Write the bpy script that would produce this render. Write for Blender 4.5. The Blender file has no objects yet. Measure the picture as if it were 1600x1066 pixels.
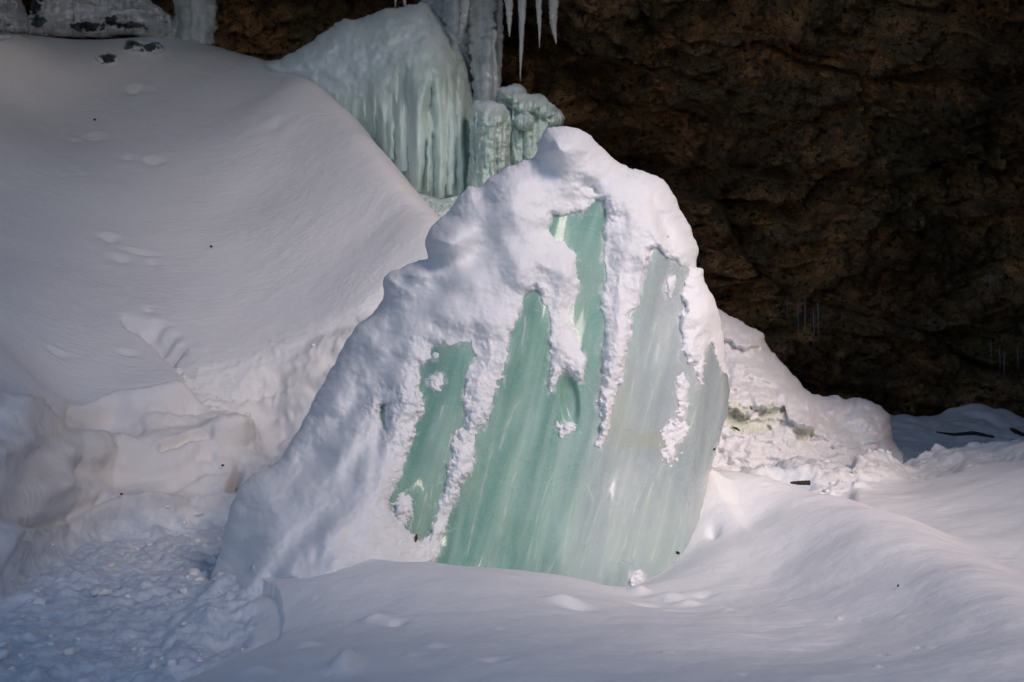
import bpy, math, random
import numpy as np
from mathutils import Vector
random.seed(4)
S = bpy.context.scene
# ------------------------------------------------------------------ camera
CAMZ, F, CX, CY = 1.7, 50/36*1600, 800.0, 533.0
cam_d = bpy.data.cameras.new('camera'); cam = bpy.data.objects.new('camera', cam_d)
S.collection.objects.link(cam); S.camera = cam
cam.location = (0, 0, CAMZ); cam.rotation_euler = (math.pi/2, 0, 0)
cam_d.lens = 50; cam_d.sensor_width = 36; cam_d.clip_end = 500; cam_d.clip_start = 0.05
cam_d.dof.use_dof = True; cam_d.dof.focus_distance = 9.9; cam_d.dof.aperture_fstop = 3.8
# ------------------------------------------------------------------ light
SUN_EL, SUN_AZ = math.radians(34), math.radians(26)     # azimuth measured from straight behind the camera to the right
w = bpy.data.worlds.new('World'); S.world = w; w.use_nodes = True
nt = w.node_tree; nt.nodes.clear()
sky = nt.nodes.new('ShaderNodeTexSky'); sky.sky_type = 'NISHITA'; sky.sun_disc = False
sky.sun_elevation = SUN_EL; sky.sun_rotation = math.pi - SUN_AZ
sky.air_density = 1.0; sky.dust_density = .4; sky.ozone_density = 2.0
bg = nt.nodes.new('ShaderNodeBackground'); bg.inputs['Strength'].default_value = 0.135
wo = nt.nodes.new('ShaderNodeOutputWorld')
nt.links.new(sky.outputs[0], bg.inputs[0]); nt.links.new(bg.outputs[0], wo.inputs[0])
sd = bpy.data.lights.new('sun', 'SUN'); sun = bpy.data.objects.new('sun', sd); S.collection.objects.link(sun)
sd.energy = 3.95; sd.angle = math.radians(26); sd.color = (1.0, 0.83, 0.745)
sdir = Vector((math.sin(SUN_AZ)*math.cos(SUN_EL), -math.cos(SUN_AZ)*math.cos(SUN_EL), math.sin(SUN_EL)))
sun.rotation_euler = sdir.to_track_quat('Z', 'Y').to_euler()
S.view_settings.view_transform = 'Standard'; S.view_settings.look = 'None'
S.view_settings.exposure = 0.04; S.view_settings.gamma = 1
S.cycles.use_denoising = True
S.cycles.max_bounces = 8
# ------------------------------------------------------------------ helpers
def P(px, py, Y):
    px, py, Y = np.broadcast_arrays(np.asarray(px, float), np.asarray(py, float), np.asarray(Y, float))
    return np.stack([(px-CX)/F*Y, Y, CAMZ-(py-CY)/F*Y], -1)

_perm = {}
def _tab(seed):
    if seed not in _perm:
        r = np.random.RandomState(seed+11); p = r.permutation(256)
        g = r.normal(size=(256, 3)).astype(np.float32); g /= np.linalg.norm(g, axis=1)[:, None]
        _perm[seed] = (np.concatenate([p, p, p]), g)
    return _perm[seed]
def gn(x, y, z, seed=0):
    p, g = _tab(seed)
    x, y, z = [np.asarray(a, np.float32) for a in np.broadcast_arrays(x, y, z)]
    xi, yi, zi = np.floor(x).astype(int), np.floor(y).astype(int), np.floor(z).astype(int)
    xf, yf, zf = x-xi, y-yi, z-zi
    xi &= 255; yi &= 255; zi &= 255
    fd = lambda t: t*t*t*(t*(t*6-15)+10)
    u, v, q = fd(xf), fd(yf), fd(zf); out = 0
    for a in (0, 1):
        for b in (0, 1):
            for c in (0, 1):
                G = g[p[p[p[xi+a]+yi+b]+((zi+c) & 255)] & 255]
                d = G[..., 0]*(xf-a)+G[..., 1]*(yf-b)+G[..., 2]*(zf-c)
                out = out + d*(u if a else 1-u)*(v if b else 1-v)*(q if c else 1-q)
    return out*1.6
def fbm(x, y, z, o=4, seed=0, gain=.5):
    s, a = 0, 1.
    for i in range(o):
        s = s+a*gn(x, y, z, seed+i); a *= gain; x = x*2.03; y = y*2.03; z = z*2.03
    return s
def ridged(x, y, z, o=3, seed=0):
    s, a = 0, 1.
    for i in range(o):
        s = s+a*(1-2*np.abs(gn(x, y, z, seed+i))); a *= .5; x = x*2.1; y = y*2.1; z = z*2.1
    return s
def ss(x, a=0., b=1.):
    t = np.clip((x-a)/(b-a), 0, 1); return t*t*(3-2*t)
def softplus(d, k=.15):
    return k*np.logaddexp(0, np.clip(d/k, -40, 200))
def smax(a, b, k=.08):
    return np.maximum(a, b)+k*np.log1p(np.exp(-np.minimum(np.abs(a-b)/k, 40)))-0*k
def smooth(poly, n=4, closed=True):
    p = np.array(poly, float); N = len(p); out = []
    for i in range(N if closed else N-1):
        if closed: a, b, c, d = p[i-1], p[i], p[(i+1) % N], p[(i+2) % N]
        else: a, b, c, d = p[max(i-1, 0)], p[i], p[i+1], p[min(i+2, N-1)]
        for k in range(n):
            t = k/n
            out.append(.5*((2*b)+(-a+c)*t+(2*a-5*b+4*c-d)*t*t+(-a+3*b-3*c+d)*t**3))
    if not closed: out.append(p[-1])
    return np.array(out)
def sdf(X, Y, poly):
    """positive inside"""
    q = np.array(poly, float); d2 = np.full(X.shape, 1e18); ins = np.zeros(X.shape, bool)
    for i in range(len(q)):
        a, b = q[i-1], q[i]; e = b-a; L = e@e
        if L < 1e-12: continue
        wx, wy = X-a[0], Y-a[1]; t = np.clip((wx*e[0]+wy*e[1])/L, 0, 1)
        d2 = np.minimum(d2, (wx-t*e[0])**2+(wy-t*e[1])**2)
        c = ((a[1] > Y) != (b[1] > Y))
        if abs(e[1]) > 1e-12: ins ^= c & (X < a[0]+(Y-a[1])/e[1]*e[0])
    return np.sqrt(d2)*np.where(ins, 1, -1)
def polydist(X, Y, line):
    """distance, side (+ = right of the direction of travel), parameter value along"""
    q = np.array(line, float); best = np.full(X.shape, 1e18); side = np.zeros(X.shape); val = np.zeros(X.shape)
    for i in range(len(q)-1):
        a, b = q[i, :2], q[i+1, :2]; e = b-a; L = e@e
        wx, wy = X-a[0], Y-a[1]; t = np.clip((wx*e[0]+wy*e[1])/L, 0, 1)
        d = (wx-t*e[0])**2+(wy-t*e[1])**2; m = d < best
        best = np.where(m, d, best); side = np.where(m, np.sign(e[1]*wx-e[0]*wy), side)
        if q.shape[1] > 2: val = np.where(m, q[i, 2]+(q[i+1, 2]-q[i, 2])*t, val)
    return np.sqrt(best), side, val
class RBF:
    def __init__(s, pts, lam=1e-3, sc=1.):
        p = np.array(pts, float); s.c = p[:, :2]/sc; s.sc = sc; n = len(p)
        A = np.zeros((n+3, n+3)); A[:n, :n] = s.k(s.c[:, None]-s.c[None])+lam*np.eye(n)
        A[:n, n] = 1; A[:n, n+1:] = s.c; A[n, :n] = 1; A[n+1:, :n] = s.c.T
        s.w = np.linalg.solve(A, np.concatenate([p[:, 2], [0, 0, 0]]))
    def k(s, d):
        r2 = (d**2).sum(-1); return .5*r2*np.log(r2+1e-12)
    def __call__(s, X, Y):
        X, Y = X/s.sc, Y/s.sc; n = len(s.c)
        o = s.w[n]+s.w[n+1]*X+s.w[n+2]*Y
        for i in range(n):
            r2 = (X-s.c[i, 0])**2+(Y-s.c[i, 1])**2; o = o+s.w[i]*.5*r2*np.log(r2+1e-12)
        return o
def W(lst):   # (px,py,Y) -> (x,y,z)
    return [tuple(P(*t)) for t in lst]

def tag(o, label=None, cat=None, group=None, kind=None):
    for k, v in (('label', label), ('category', cat), ('group', group), ('kind', kind)):
        if v: o[k] = v
    return o
def empty(name, loc, **kw):
    o = bpy.data.objects.new(name, None); S.collection.objects.link(o); o.location = loc; o.empty_display_size = .2
    return tag(o, **kw)
def mk(name, V, Fc, mat, parent=None, loc=None, attrs=None, **kw):
    V = np.asarray(V, float).reshape(-1, 3); Fc = np.asarray(Fc, int)
    used = np.zeros(len(V), bool); used[Fc.ravel()] = True
    idx = np.cumsum(used)-1; V = V[used]; Fc = idx[Fc]
    org = np.array(parent.location) if parent else (np.array(loc) if loc is not None else np.array([V[:, 0].mean(), V[:, 1].mean(), V[:, 2].min()]))
    me = bpy.data.meshes.new(name); n = len(V); k = Fc.shape[1]; m = len(Fc)
    me.vertices.add(n); me.vertices.foreach_set('co', (V-org).astype(np.float32).ravel())
    me.loops.add(m*k); me.loops.foreach_set('vertex_index', Fc.astype(np.int32).ravel())
    me.polygons.add(m); me.polygons.foreach_set('loop_start', np.arange(0, m*k, k, dtype=np.int32))
    me.update(calc_edges=True); me.validate()
    me.polygons.foreach_set('use_smooth', np.ones(len(me.polygons), bool))
    for an, av in (attrs or {}).items():
        a = me.attributes.new(an, 'FLOAT', 'POINT'); a.data.foreach_set('value', np.asarray(av, np.float32).ravel()[used])
    me.materials.append(mat)
    o = bpy.data.objects.new(name, me); S.collection.objects.link(o)
    if parent: o.parent = parent
    else: o.location = org
    return tag(o, **kw)
def grid_faces(nr, nc, keep=None):
    i = np.arange(nr*nc).reshape(nr, nc)
    f = np.stack([i[:-1, :-1], i[1:, :-1], i[1:, 1:], i[:-1, 1:]], -1)
    if keep is not None:
        k = keep[:-1, :-1] & keep[1:, :-1] & keep[1:, 1:] & keep[:-1, 1:]; return f[k]
    return f.reshape(-1, 4)
def pxgrid(x0, x1, y0, y1, step):
    return np.meshgrid(np.arange(x0, x1+step, step), np.arange(y0, y1+step, step))
def relief(name, PX, PY, e, D, mat, thick=.8, tw=60, step=1.5, cut=None, **kw):
    """closed body: front sheet at depth D, back sheet up to `thick` behind, meeting on the outline e = 0"""
    gy, gx = np.gradient(e, step); g2 = np.maximum(gx*gx+gy*gy, .25)
    out = e < 0; lim = e > -step*1.6
    px = np.where(out & lim, PX+gx/g2*(-e), PX); py = np.where(out & lim, PY+gy/g2*(-e), PY)
    V = P(px, py, D); nr, nc = PX.shape; n = nr*nc
    keep = lim.copy()
    if cut is not None: keep &= cut
    f = grid_faces(nr, nc, keep)
    th = thick*np.sqrt(np.clip(e/tw, 0, 1)); VB = V.copy(); VB[..., 1] += th
    edge = (e <= 0).ravel()
    mp = np.where(edge, np.arange(n), np.arange(n)+n)
    fb = mp[f][:, ::-1]
    deg = np.array([len(set(r)) < 4 for r in fb]) if len(fb) < 3000 else (edge[f].all(1))
    fb = fb[~deg]
    VV = np.concatenate([V.reshape(-1, 3), VB.reshape(-1, 3)])
    at = kw.pop('attrs', None)
    if at: at = {k: np.concatenate([v.ravel(), v.ravel()]) for k, v in at.items()}
    return mk(name, VV, np.concatenate([f, fb]), mat, attrs=at, **kw)
def tube(name, pts, mat, seg=20, rough=.0, nz=(1, 1), seed=0, flat=1., **kw):
    """pts: (x,y,z,r) world; closed tapered tube"""
    p = smooth(pts, 6, False) if len(pts) > 2 else np.array([np.array(pts[0])*(1-t)+np.array(pts[1])*t for t in np.linspace(0, 1, 24)])
    c, r = p[:, :3], np.maximum(p[:, 3], .0008)
    T = np.gradient(c, axis=0); T /= np.linalg.norm(T, axis=1)[:, None]
    up = np.array([0, 1., 0]) if abs(T[0][1]) < .9 else np.array([1., 0, 0])
    A = np.cross(T, up); A /= np.linalg.norm(A, axis=1)[:, None]; B = np.cross(A, T)
    th = np.linspace(0, 2*np.pi, seg, endpoint=False)
    R = r[:, None]*(1+rough*fbm(np.cos(th)[None]*nz[0]+seed*3.1, np.sin(th)[None]*nz[0]+0*r[:, None], np.arange(len(r))[:, None]*nz[1]/6, 4, seed))
    V = c[:, None]+R[..., None]*(np.cos(th)[None, :, None]*A[:, None]+flat*np.sin(th)[None, :, None]*B[:, None])
    n = len(c); idx = np.arange(n*seg).reshape(n, seg); nx = np.roll(idx, -1, 1)
    f = np.stack([idx[:-1], nx[:-1], nx[1:], idx[1:]], -1).reshape(-1, 4)
    V = np.concatenate([V.reshape(-1, 3), c[:1], c[-1:]]); a, b = n*seg, n*seg+1
    c0 = [[a, nx[0, k], idx[0, k], idx[0, k]] for k in range(0)]
    half = seg//2
    caps = [[idx[0, k], idx[0, (k+1) % seg], idx[0, seg-1-(k+1)], idx[0, seg-1-k]] for k in range(half-1)]
    caps += [[idx[-1, seg-1-k], idx[-1, seg-1-(k+1)], idx[-1, (k+1) % seg], idx[-1, k]] for k in range(half-1)]
    return mk(name, V, np.concatenate([f, np.array(caps)[:, ::-1]]), mat, **kw)
# ------------------------------------------------------------------ materials
class NT:
    def __init__(s, name):
        s.m = bpy.data.materials.new(name); s.m.use_nodes = True; s.t = s.m.node_tree; s.t.nodes.clear()
        s.out = s.n('ShaderNodeOutputMaterial'); s.b = s.n('ShaderNodeBsdfPrincipled'); s.l(s.b.outputs[0], s.out.inputs[0])
        s.tc = s.n('ShaderNodeTexCoord'); s.obj = s.tc.outputs['Object']
    def n(s, t, **k):
        nd = s.t.nodes.new(t)
        for a, b in k.items(): setattr(nd, a, b)
        return nd
    def l(s, a, b): s.t.links.new(a, b)
    def set(s, **k):
        for a, b in k.items(): s.b.inputs[a.replace('_', ' ')].default_value = b
    def mapv(s, scale=(1, 1, 1), rot=(0, 0, 0), src=None):
        m = s.n('ShaderNodeMapping'); m.inputs['Scale'].default_value = scale; m.inputs['Rotation'].default_value = rot
        s.l(src or s.obj, m.inputs[0]); return m.outputs[0]
    def noise(s, scale, vec=None, detail=6, rough=.55, dist=0.):
        x = s.n('ShaderNodeTexNoise'); x.inputs['Scale'].default_value = scale; x.inputs['Detail'].default_value = detail
        x.inputs['Roughness'].default_value = rough; x.inputs['Distortion'].default_value = dist
        s.l(vec or s.obj, x.inputs['Vector']); return x.outputs[0]
    def ramp(s, f, stops):
        r = s.n('ShaderNodeValToRGB'); e = r.color_ramp.elements
        while len(e) > 1: e.remove(e[-1])
        e[0].position = stops[0][0]; e[0].color = (*stops[0][1], 1)
        for p_, c in stops[1:]:
            k = e.new(p_); k.color = (*c, 1)
        s.l(f, r.inputs[0]); return r.outputs[0]
    def mix(s, f, a, b, mode='MIX'):
        m = s.n('ShaderNodeMix', data_type='RGBA', blend_type=mode)
        for v, i in ((f, 0), (a, 6), (b, 7)):
            if isinstance(v, (int, float)): m.inputs[i].default_value = v
            elif isinstance(v, tuple): m.inputs[i].default_value = (*v, 1)
            else: s.l(v, m.inputs[i])
        return m.outputs[2]
    def math(s, op, a, b=0., c=0.):
        m = s.n('ShaderNodeMath', operation=op)
        for i, v in enumerate((a, b, c)):
            if isinstance(v, (int, float)): m.inputs[i].default_value = v
            else: s.l(v, m.inputs[i])
        return m.outputs[0]
    def attr(s, name):
        a = s.n('ShaderNodeAttribute'); a.attribute_name = name; return a.outputs['Fac']
    def bump(s, h, strength, dist, prev=None):
        b = s.n('ShaderNodeBump'); b.inputs['Strength'].default_value = strength; b.inputs['Distance'].default_value = dist
        s.l(h, b.inputs['Height'])
        if prev is not None: s.l(prev, b.inputs['Normal'])
        return b.outputs[0]
SNOWC = (.80, .80, .83)
def m_snow(name, ripple=.0, dirt=0., sss=.0, grain=1.):
    n = NT(name)
    a = n.noise(1.3, detail=5); col = n.ramp(a, [(.3, (.76, .765, .80)), (.7, (.83, .825, .84))])
    if dirt:
        d = n.noise(2.2, detail=6, rough=.6); dm = n.math('MULTIPLY', n.ramp(d, [(.5, (0, 0, 0)), (.75, (1, 1, 1))]), dirt)
        col = n.mix(dm, col, (.62, .52, .42))
    n.l(col, n.b.inputs['Base Color'])
    n.set(Roughness=.75, Subsurface_Weight=sss, Subsurface_Scale=.03)
    n.b.inputs['Specular IOR Level'].default_value = .25
    if sss: n.b.inputs['Subsurface Radius'].default_value = (.8, .9, 1.)
    g = n.bump(n.noise(120, detail=4, rough=.75), .45*grain, .005)
    g = n.bump(n.noise(28, detail=4, rough=.6), .30*grain, .012, g)
    if ripple:
        rv = n.mapv((3.2, 9., 9.)); g = n.bump(n.noise(2.6, rv, detail=4, rough=.55, dist=.6), ripple, .03, g)
    n.l(g, n.b.inputs['Normal']); return n.m
def m_ground(name):
    """snow: wind-rippled where attribute ripple = 1, trodden and icy where attribute trod = 1, melt-stained where dirt = 1"""
    n = NT(name)
    a = n.noise(.8, detail=5); col = n.ramp(a, [(.3, (.77, .77, .80)), (.7, (.83, .825, .84))])
    tr = n.attr('trod'); di = n.attr('dirt'); ri = n.attr('ripple')
    tn = n.ramp(n.noise(7, detail=6, rough=.65), [(.35, (.46, .53, .64)), (.62, (.74, .77, .82))])
    col = n.mix(n.math('MULTIPLY', tr, .85), col, tn)
    dn = n.ramp(n.noise(1.6, detail=6, rough=.62), [(.38, (.3, .3, .3)), (.68, (1, 1, 1))])
    col = n.mix(n.math('MULTIPLY', n.math('MULTIPLY', di, dn), .45), col, (.70, .65, .60))
    n.l(col, n.b.inputs['Base Color']); n.set(Roughness=.7); n.b.inputs['Specular IOR Level'].default_value = .25
    g = n.bump(n.noise(110, detail=4, rough=.75), .5, .005)
    g = n.bump(n.noise(24, detail=5, rough=.65), .4, .014, g)
    ri = n.math('MULTIPLY', ri, n.ramp(n.noise(.9, detail=4, rough=.6), [(.35, (.15, .15, .15)), (.62, (1, 1, 1))]))
    rh = n.math('MULTIPLY', n.noise(2.4, n.mapv((3., 8.5, 8.5)), detail=4, rough=.5, dist=.5), ri)
    g = n.bump(rh, .6, .035, g)
    n.l(g, n.b.inputs['Normal']); return n.m
def m_block_ice():
    n = NT('block_ice')
    st = n.mapv((1, 1, 1), (0, math.radians(-14), 0))             # lean of the layers in the slab
    long = n.mapv((6, 3, .9), src=st); fine = n.mapv((36, 6, 1.9), src=st)
    a = n.noise(1.0, long, detail=5, rough=.6, dist=.5); b = n.noise(1., fine, detail=4, rough=.55, dist=.3)
    cl = n.noise(1.7, detail=5, rough=.6, dist=.8)
    u = n.attr('gray')
    green = n.ramp(a, [(.30, (.17, .35, .285)), (.46, (.24, .43, .36)), (.60, (.31, .50, .425)), (.75, (.44, .59, .52))])
    gray = n.ramp(a, [(.30, (.34, .405, .43)), (.5, (.42, .48, .50)), (.72, (.54, .59, .60))])
    col = n.mix(u, green, gray)
    streak = n.ramp(b, [(.56, (0, 0, 0)), (.66, (1, 1, 1))]); sm = n.ramp(n.noise(1.2, n.mapv((2.2, 2, .8), src=st), detail=3), [(.45, (0, 0, 0)), (.6, (1, 1, 1))])
    col = n.mix(n.math('MULTIPLY', n.math('MULTIPLY', streak, sm), .30), col, (.50, .62, .48))
    frost = n.ramp(cl, [(.48, (0, 0, 0)), (.72, (1, 1, 1))])
    col = n.mix(n.math('MULTIPLY', frost, .45), col, (.42, .50, .48))
    wisp = n.ramp(n.noise(3.2, detail=7, rough=.7, dist=2.2), [(.485, (0, 0, 0)), (.5, (1, 1, 1)), (.515, (0, 0, 0))])
    col = n.mix(n.math('MULTIPLY', wisp, .3), col, (.6, .7, .62))
    spk = n.ramp(n.noise(90, detail=2), [(.26, (1, 1, 1)), (.30, (0, 0, 0))])
    col = n.mix(n.math('MULTIPLY', spk, .5), col, (.09, .12, .10))
    col = n.mix(n.attr('deep'), col, (.085, .21, .155))
    col = n.mix(n.math('MULTIPLY', n.attr('band'), .22), col, (.50, .59, .55))
    col = n.mix(n.math('MULTIPLY', n.attr('line'), .8), col, (.60, .70, .61))
    col = n.mix(n.attr('ochre'), col, (.45, .47, .33))
    du = n.ramp(n.math('ADD', n.attr('dust'), n.math('MULTIPLY', n.math('SUBTRACT', n.noise(38, detail=5, rough=.7), .5), 1.3)), [(.30, (0, 0, 0)), (.85, (1, 1, 1))])
    col = n.mix(n.math('MULTIPLY', du, .85), col, (.76, .79, .80))
    n.l(col, n.b.inputs['Base Color'])
    n.l(n.ramp(cl, [(.4, (.22, .22, .22)), (.65, (.5, .5, .5))]), n.b.inputs['Roughness'])
    n.set(Subsurface_Weight=.35, Subsurface_Scale=.08, IOR=1.31, Transmission_Weight=.08, Coat_Weight=.6, Coat_Roughness=.10, Coat_IOR=1.31); n.b.inputs['Subsurface Radius'].default_value = (.25, 1., .75)
    g = n.bump(a, .2, .03); g = n.bump(b, .2, .008, g); g = n.bump(n.noise(26, detail=5), .08, .006, g)
    n.l(g, n.b.inputs['Normal']); return n.m
def m_fall_ice(name, dark, mid, light, frostc=(.62, .68, .71), rough=.3, trans=0.):
    n = NT(name)
    a = n.noise(1., n.mapv((5, 5, .8)), detail=6, rough=.62, dist=.6); b = n.noise(1., n.mapv((16, 16, 1.6)), detail=4, rough=.6)
    col = n.ramp(a, [(.32, dark), (.5, mid), (.7, light)])
    col = n.mix(n.math('MULTIPLY', n.ramp(b, [(.5, (0, 0, 0)), (.7, (1, 1, 1))]), .4), col, light)
    fr = n.math('ADD', n.attr('frost'), n.math('MULTIPLY', n.math('SUBTRACT', n.noise(4.5, detail=6, rough=.65), .5), 1.1))
    fr = n.ramp(fr, [(.35, (0, 0, 0)), (.75, (1, 1, 1))])
    col = n.mix(fr, col, frostc)
    n.l(col, n.b.inputs['Base Color'])
    n.l(n.ramp(fr, [(0, (rough, rough, rough)), (1, (.75, .75, .75))]), n.b.inputs['Roughness'])
    n.set(Subsurface_Weight=.25, Subsurface_Scale=.08, IOR=1.31, Transmission_Weight=trans)
    n.b.inputs['Subsurface Radius'].default_value = (.3, 1., .9)
    g = n.bump(a, .15, .04); g = n.bump(b, .12, .012, g); g = n.bump(n.noise(14, detail=5, rough=.6), .22, .02, g)
    n.l(g, n.b.inputs['Normal']); return n.m
def m_rock():
    n = NT('wet_rock')
    big = n.noise(.55, detail=6, rough=.6, dist=.7); mid = n.noise(2.6, detail=8, rough=.7, dist=.4); fin = n.noise(16, detail=6, rough=.75)
    col = n.ramp(mid, [(.30, (.09, .072, .055)), (.46, (.19, .145, .10)), (.58, (.30, .22, .14)), (.74, (.46, .36, .25))])
    tint = n.ramp(big, [(.34, (.42, .46, .38)), (.48, (.62, .58, .50)), (.60, (1.0, .76, .58)), (.72, (.55, .58, .52))])
    col = n.mix(1., col, tint, 'MULTIPLY')
    col = n.mix(n.ramp(n.noise(5.5, detail=7, rough=.7), [(.62, (0, 0, 0)), (.70, (.6, .6, .6))]), col, (.24, .23, .19))
    col = n.mix(n.ramp(n.noise(3.1, n.mapv((1.3, 1, .5)), detail=5, dist=1.), [(.64, (0, 0, 0)), (.72, (.8, .8, .8))]), col, (.34, .16, .06))
    col = n.mix(n.ramp(n.noise(9, detail=4, rough=.6), [(.36, (1, 1, 1)), (.46, (0, 0, 0))]), col, (.014, .013, .011))
    vv = n.ramp(n.noise(.32, n.mapv((1, 1, 1.5)), detail=3, rough=.5, dist=.8), [(.36, (.6, .6, .6)), (.6, (1.5, 1.5, 1.5))]); col = n.mix(1., col, vv, 'MULTIPLY'); col = n.mix(1., col, n.ramp(n.noise(34, detail=5, rough=.75), [(.36, (.3, .3, .3)), (.62, (2.1, 2.0, 1.85))]), 'MULTIPLY')
    n.l(col, n.b.inputs['Base Color'])
    n.l(n.ramp(fin, [(.4, (.55, .55, .55)), (.6, (.95, .95, .95))]), n.b.inputs['Roughness']); n.b.inputs['Specular IOR Level'].default_value = .22
    v = n.n('ShaderNodeTexVoronoi'); v.feature = 'DISTANCE_TO_EDGE'; v.inputs['Scale'].default_value = 3.; n.l(n.mapv((1, 1, 1.8)), v.inputs['Vector'])
    g = n.bump(n.ramp(v.outputs[0], [(0, (0, 0, 0)), (.06, (1, 1, 1))]), .12, .04)
    g = n.bump(mid, .9, .25, g); g = n.bump(fin, .9, .06, g); g = n.bump(n.noise(60, detail=3, rough=.7), .7, .015, g)
    n.l(g, n.b.inputs['Normal']); return n.m
def m_flat(name, c1, c2, sc=30, rough=.8):
    n = NT(name); n.l(n.ramp(n.noise(sc, detail=5), [(.35, c1), (.65, c2)]), n.b.inputs['Base Color']); n.set(Roughness=rough)
    n.l(n.bump(n.noise(sc*2, detail=4), .5, .01), n.b.inputs['Normal']); return n.m
M_GROUND = m_ground('ground_snow')
M_SNOW = m_snow('packed_snow', sss=.3)
M_BLOCK = m_block_ice()
M_FALL = m_fall_ice('icefall_ice', (.44, .57, .53), (.56, .68, .64), (.68, .77, .74), (.64, .73, .76))
M_MOUND = m_fall_ice('mound_ice', (.52, .55, .46), (.62, .64, .56), (.70, .70, .65), (.72, .71, .73), .4)
M_PILLAR = m_fall_ice('pillar_ice', (.28, .32, .33), (.46, .51, .52), (.70, .74, .76), (.55, .6, .63), .2, .15)
M_ICICLE = m_fall_ice('icicle_ice', (.34, .35, .36), (.5, .52, .53), (.72, .75, .76), (.6, .64, .67), .12, .35)
M_DARKICE = m_fall_ice('dark_ice', (.025, .04, .038), (.06, .085, .08), (.13, .17, .165), (.74, .75, .78), .35)
M_ROCK = m_rock()
M_DRIP = m_fall_ice('drip_ice', (.08, .09, .09), (.14, .15, .15), (.24, .25, .25), (.2, .21, .22), .3)
M_WOOD = m_flat('wet_wood', (.010, .008, .007), (.03, .022, .016), 40)
M_LEAF = m_flat('dead_leaf_brown', (.05, .03, .015), (.12, .06, .02), 120)
# ------------------------------------------------------------------ terrain: one height sheet
u_in = np.arange(-40, 1641, 2.6)
u = np.concatenate([np.arange(-2600, -400, 60), np.arange(-400, -40, 12), u_in, np.arange(1652, 2000, 12), np.arange(2010, 4300, 60)])
r = np.concatenate([np.linspace(1.2, 4.3, 60), np.exp(np.concatenate([np.arange(math.log(4.32), math.log(10.2), .0024), np.arange(math.log(10.2), math.log(14.4), .0014), np.arange(math.log(14.4), math.log(24.5), .0026)])), np.linspace(24.8, 40, 30)])
U, R = np.meshgrid(u, r[::-1])
X, Y = (U-CX)/F*R, R
floor_pts = W([(0, 1066, 7.7), (200, 1066, 7.7), (300, 950, 9.6), (100, 900, 10.5), (250, 845, 12), (330, 812, 12.8), (400, 790, 13.2),
    (1200, 740, 14), (1300, 737, 14.5), (1350, 722, 15.6), (1400, 702, 16.5), (1450, 683, 18), (1400, 658, 20), (1500, 672, 19.5), (1600, 668, 20), (1250, 756, 13)])
floor_pts += [(-2, 5, -.15), (-6, 8, -.1), (4, 5, -.2), (0, 8, -.2), (0, 11, 0), (0, 15, .4), (4, 10, .1), (8, 15, .4), (0, 24, .5), (8, 24, .35), (14, 24, .35), (4, 21, .5), (-8, 24, .9), (-6, 15, .3), (14, 20, .7), (-12, 10, 0)]
Z_floor = np.clip(RBF(floor_pts, .01)(X, Y), -.4, 1.2)
# left hillside and its cut bank
sl_pts = W([(-150, 600, 10.6), (0, 612, 11.0), (60, 618, 12.0), (100, 622, 13.0), (200, 616, 13.2), (300, 596, 13.5), (420, 596, 13.8), (490, 606, 13.6),
    (0, 545, 12.6), (0, 480, 14), (200, 500, 14.8), (400, 500, 14.9), (540, 508, 14.1), (0, 300, 17.3), (200, 300, 18), (400, 310, 18), (600, 345, 15.8),
    (520, 400, 15.6), (0, 150, 20.5), (200, 120, 21.5), (400, 150, 20.5), (480, 110, 20.3), (265, 56, 23), (350, 78, 23), (430, 93, 22.5), (100, 70, 22.5), (0, 50, 22.3),
    (-250, 40, 22), (530, 150, 19.5), (565, 195, 18.4), (600, 250, 17.2), (640, 297, 16), (690, 337, 14.8), (745, 400, 14)])
sl_pts += [(-9, 20, 6.5), (-9, 14, 3.), (-9, 25, 6.8), (-5, 26, 5.4), (-3, 26, 4.4), (-9, 10, 1.9)]
Z_sl = RBF(sl_pts, .02)(X, Y)
ridge = np.array([(430, 22.6), (480, 20.3), (530, 19.5), (565, 18.4), (600, 17.2), (640, 16), (690, 14.8), (745, 14), (800, 12)])
rl = np.stack([(ridge[:, 0]-CX)/F*ridge[:, 1], ridge[:, 1]], 1)
d, side, _ = polydist(X, Y, rl)
# travelling toward the viewer: the open side (+x) is on the left of travel
dd = d*np.where(side < 0, 1, -1)
Z_sl = Z_sl-1.7*softplus(dd, .10)
Z_sl -= 1.2*softplus(Y-24.2, .3)*(X < -1)
bl = np.array([(-2600, 7), (-500, 8.0), (-100, 9.0), (0, 9.6), (50, 10.4), (110, 11.5), (180, 12.0), (300, 12.3), (350, 12.5), (420, 12.5), (520, 12.5), (4000, 12.5)])
Yb = np.interp(U, bl[:, 0], bl[:, 1])+.12*gn(U/90, 0, 0, 3)
Wb = np.interp(U, [0, 300, 345, 400, 520], [1.5, 1.4, 1.2, 1.7, 1.9])
mb = ss((Y-Yb)/Wb)
mb = np.where(mb > 0, mb**.75, 0)
Z_slope = Z_floor*(1-mb)+np.maximum(Z_sl, Z_floor-1)*mb
Z = np.where(Z_sl > Z_floor-1.5, np.where(mb > 0, np.maximum(Z_slope, Z_floor-.0), Z_floor), Z_floor)
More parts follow.
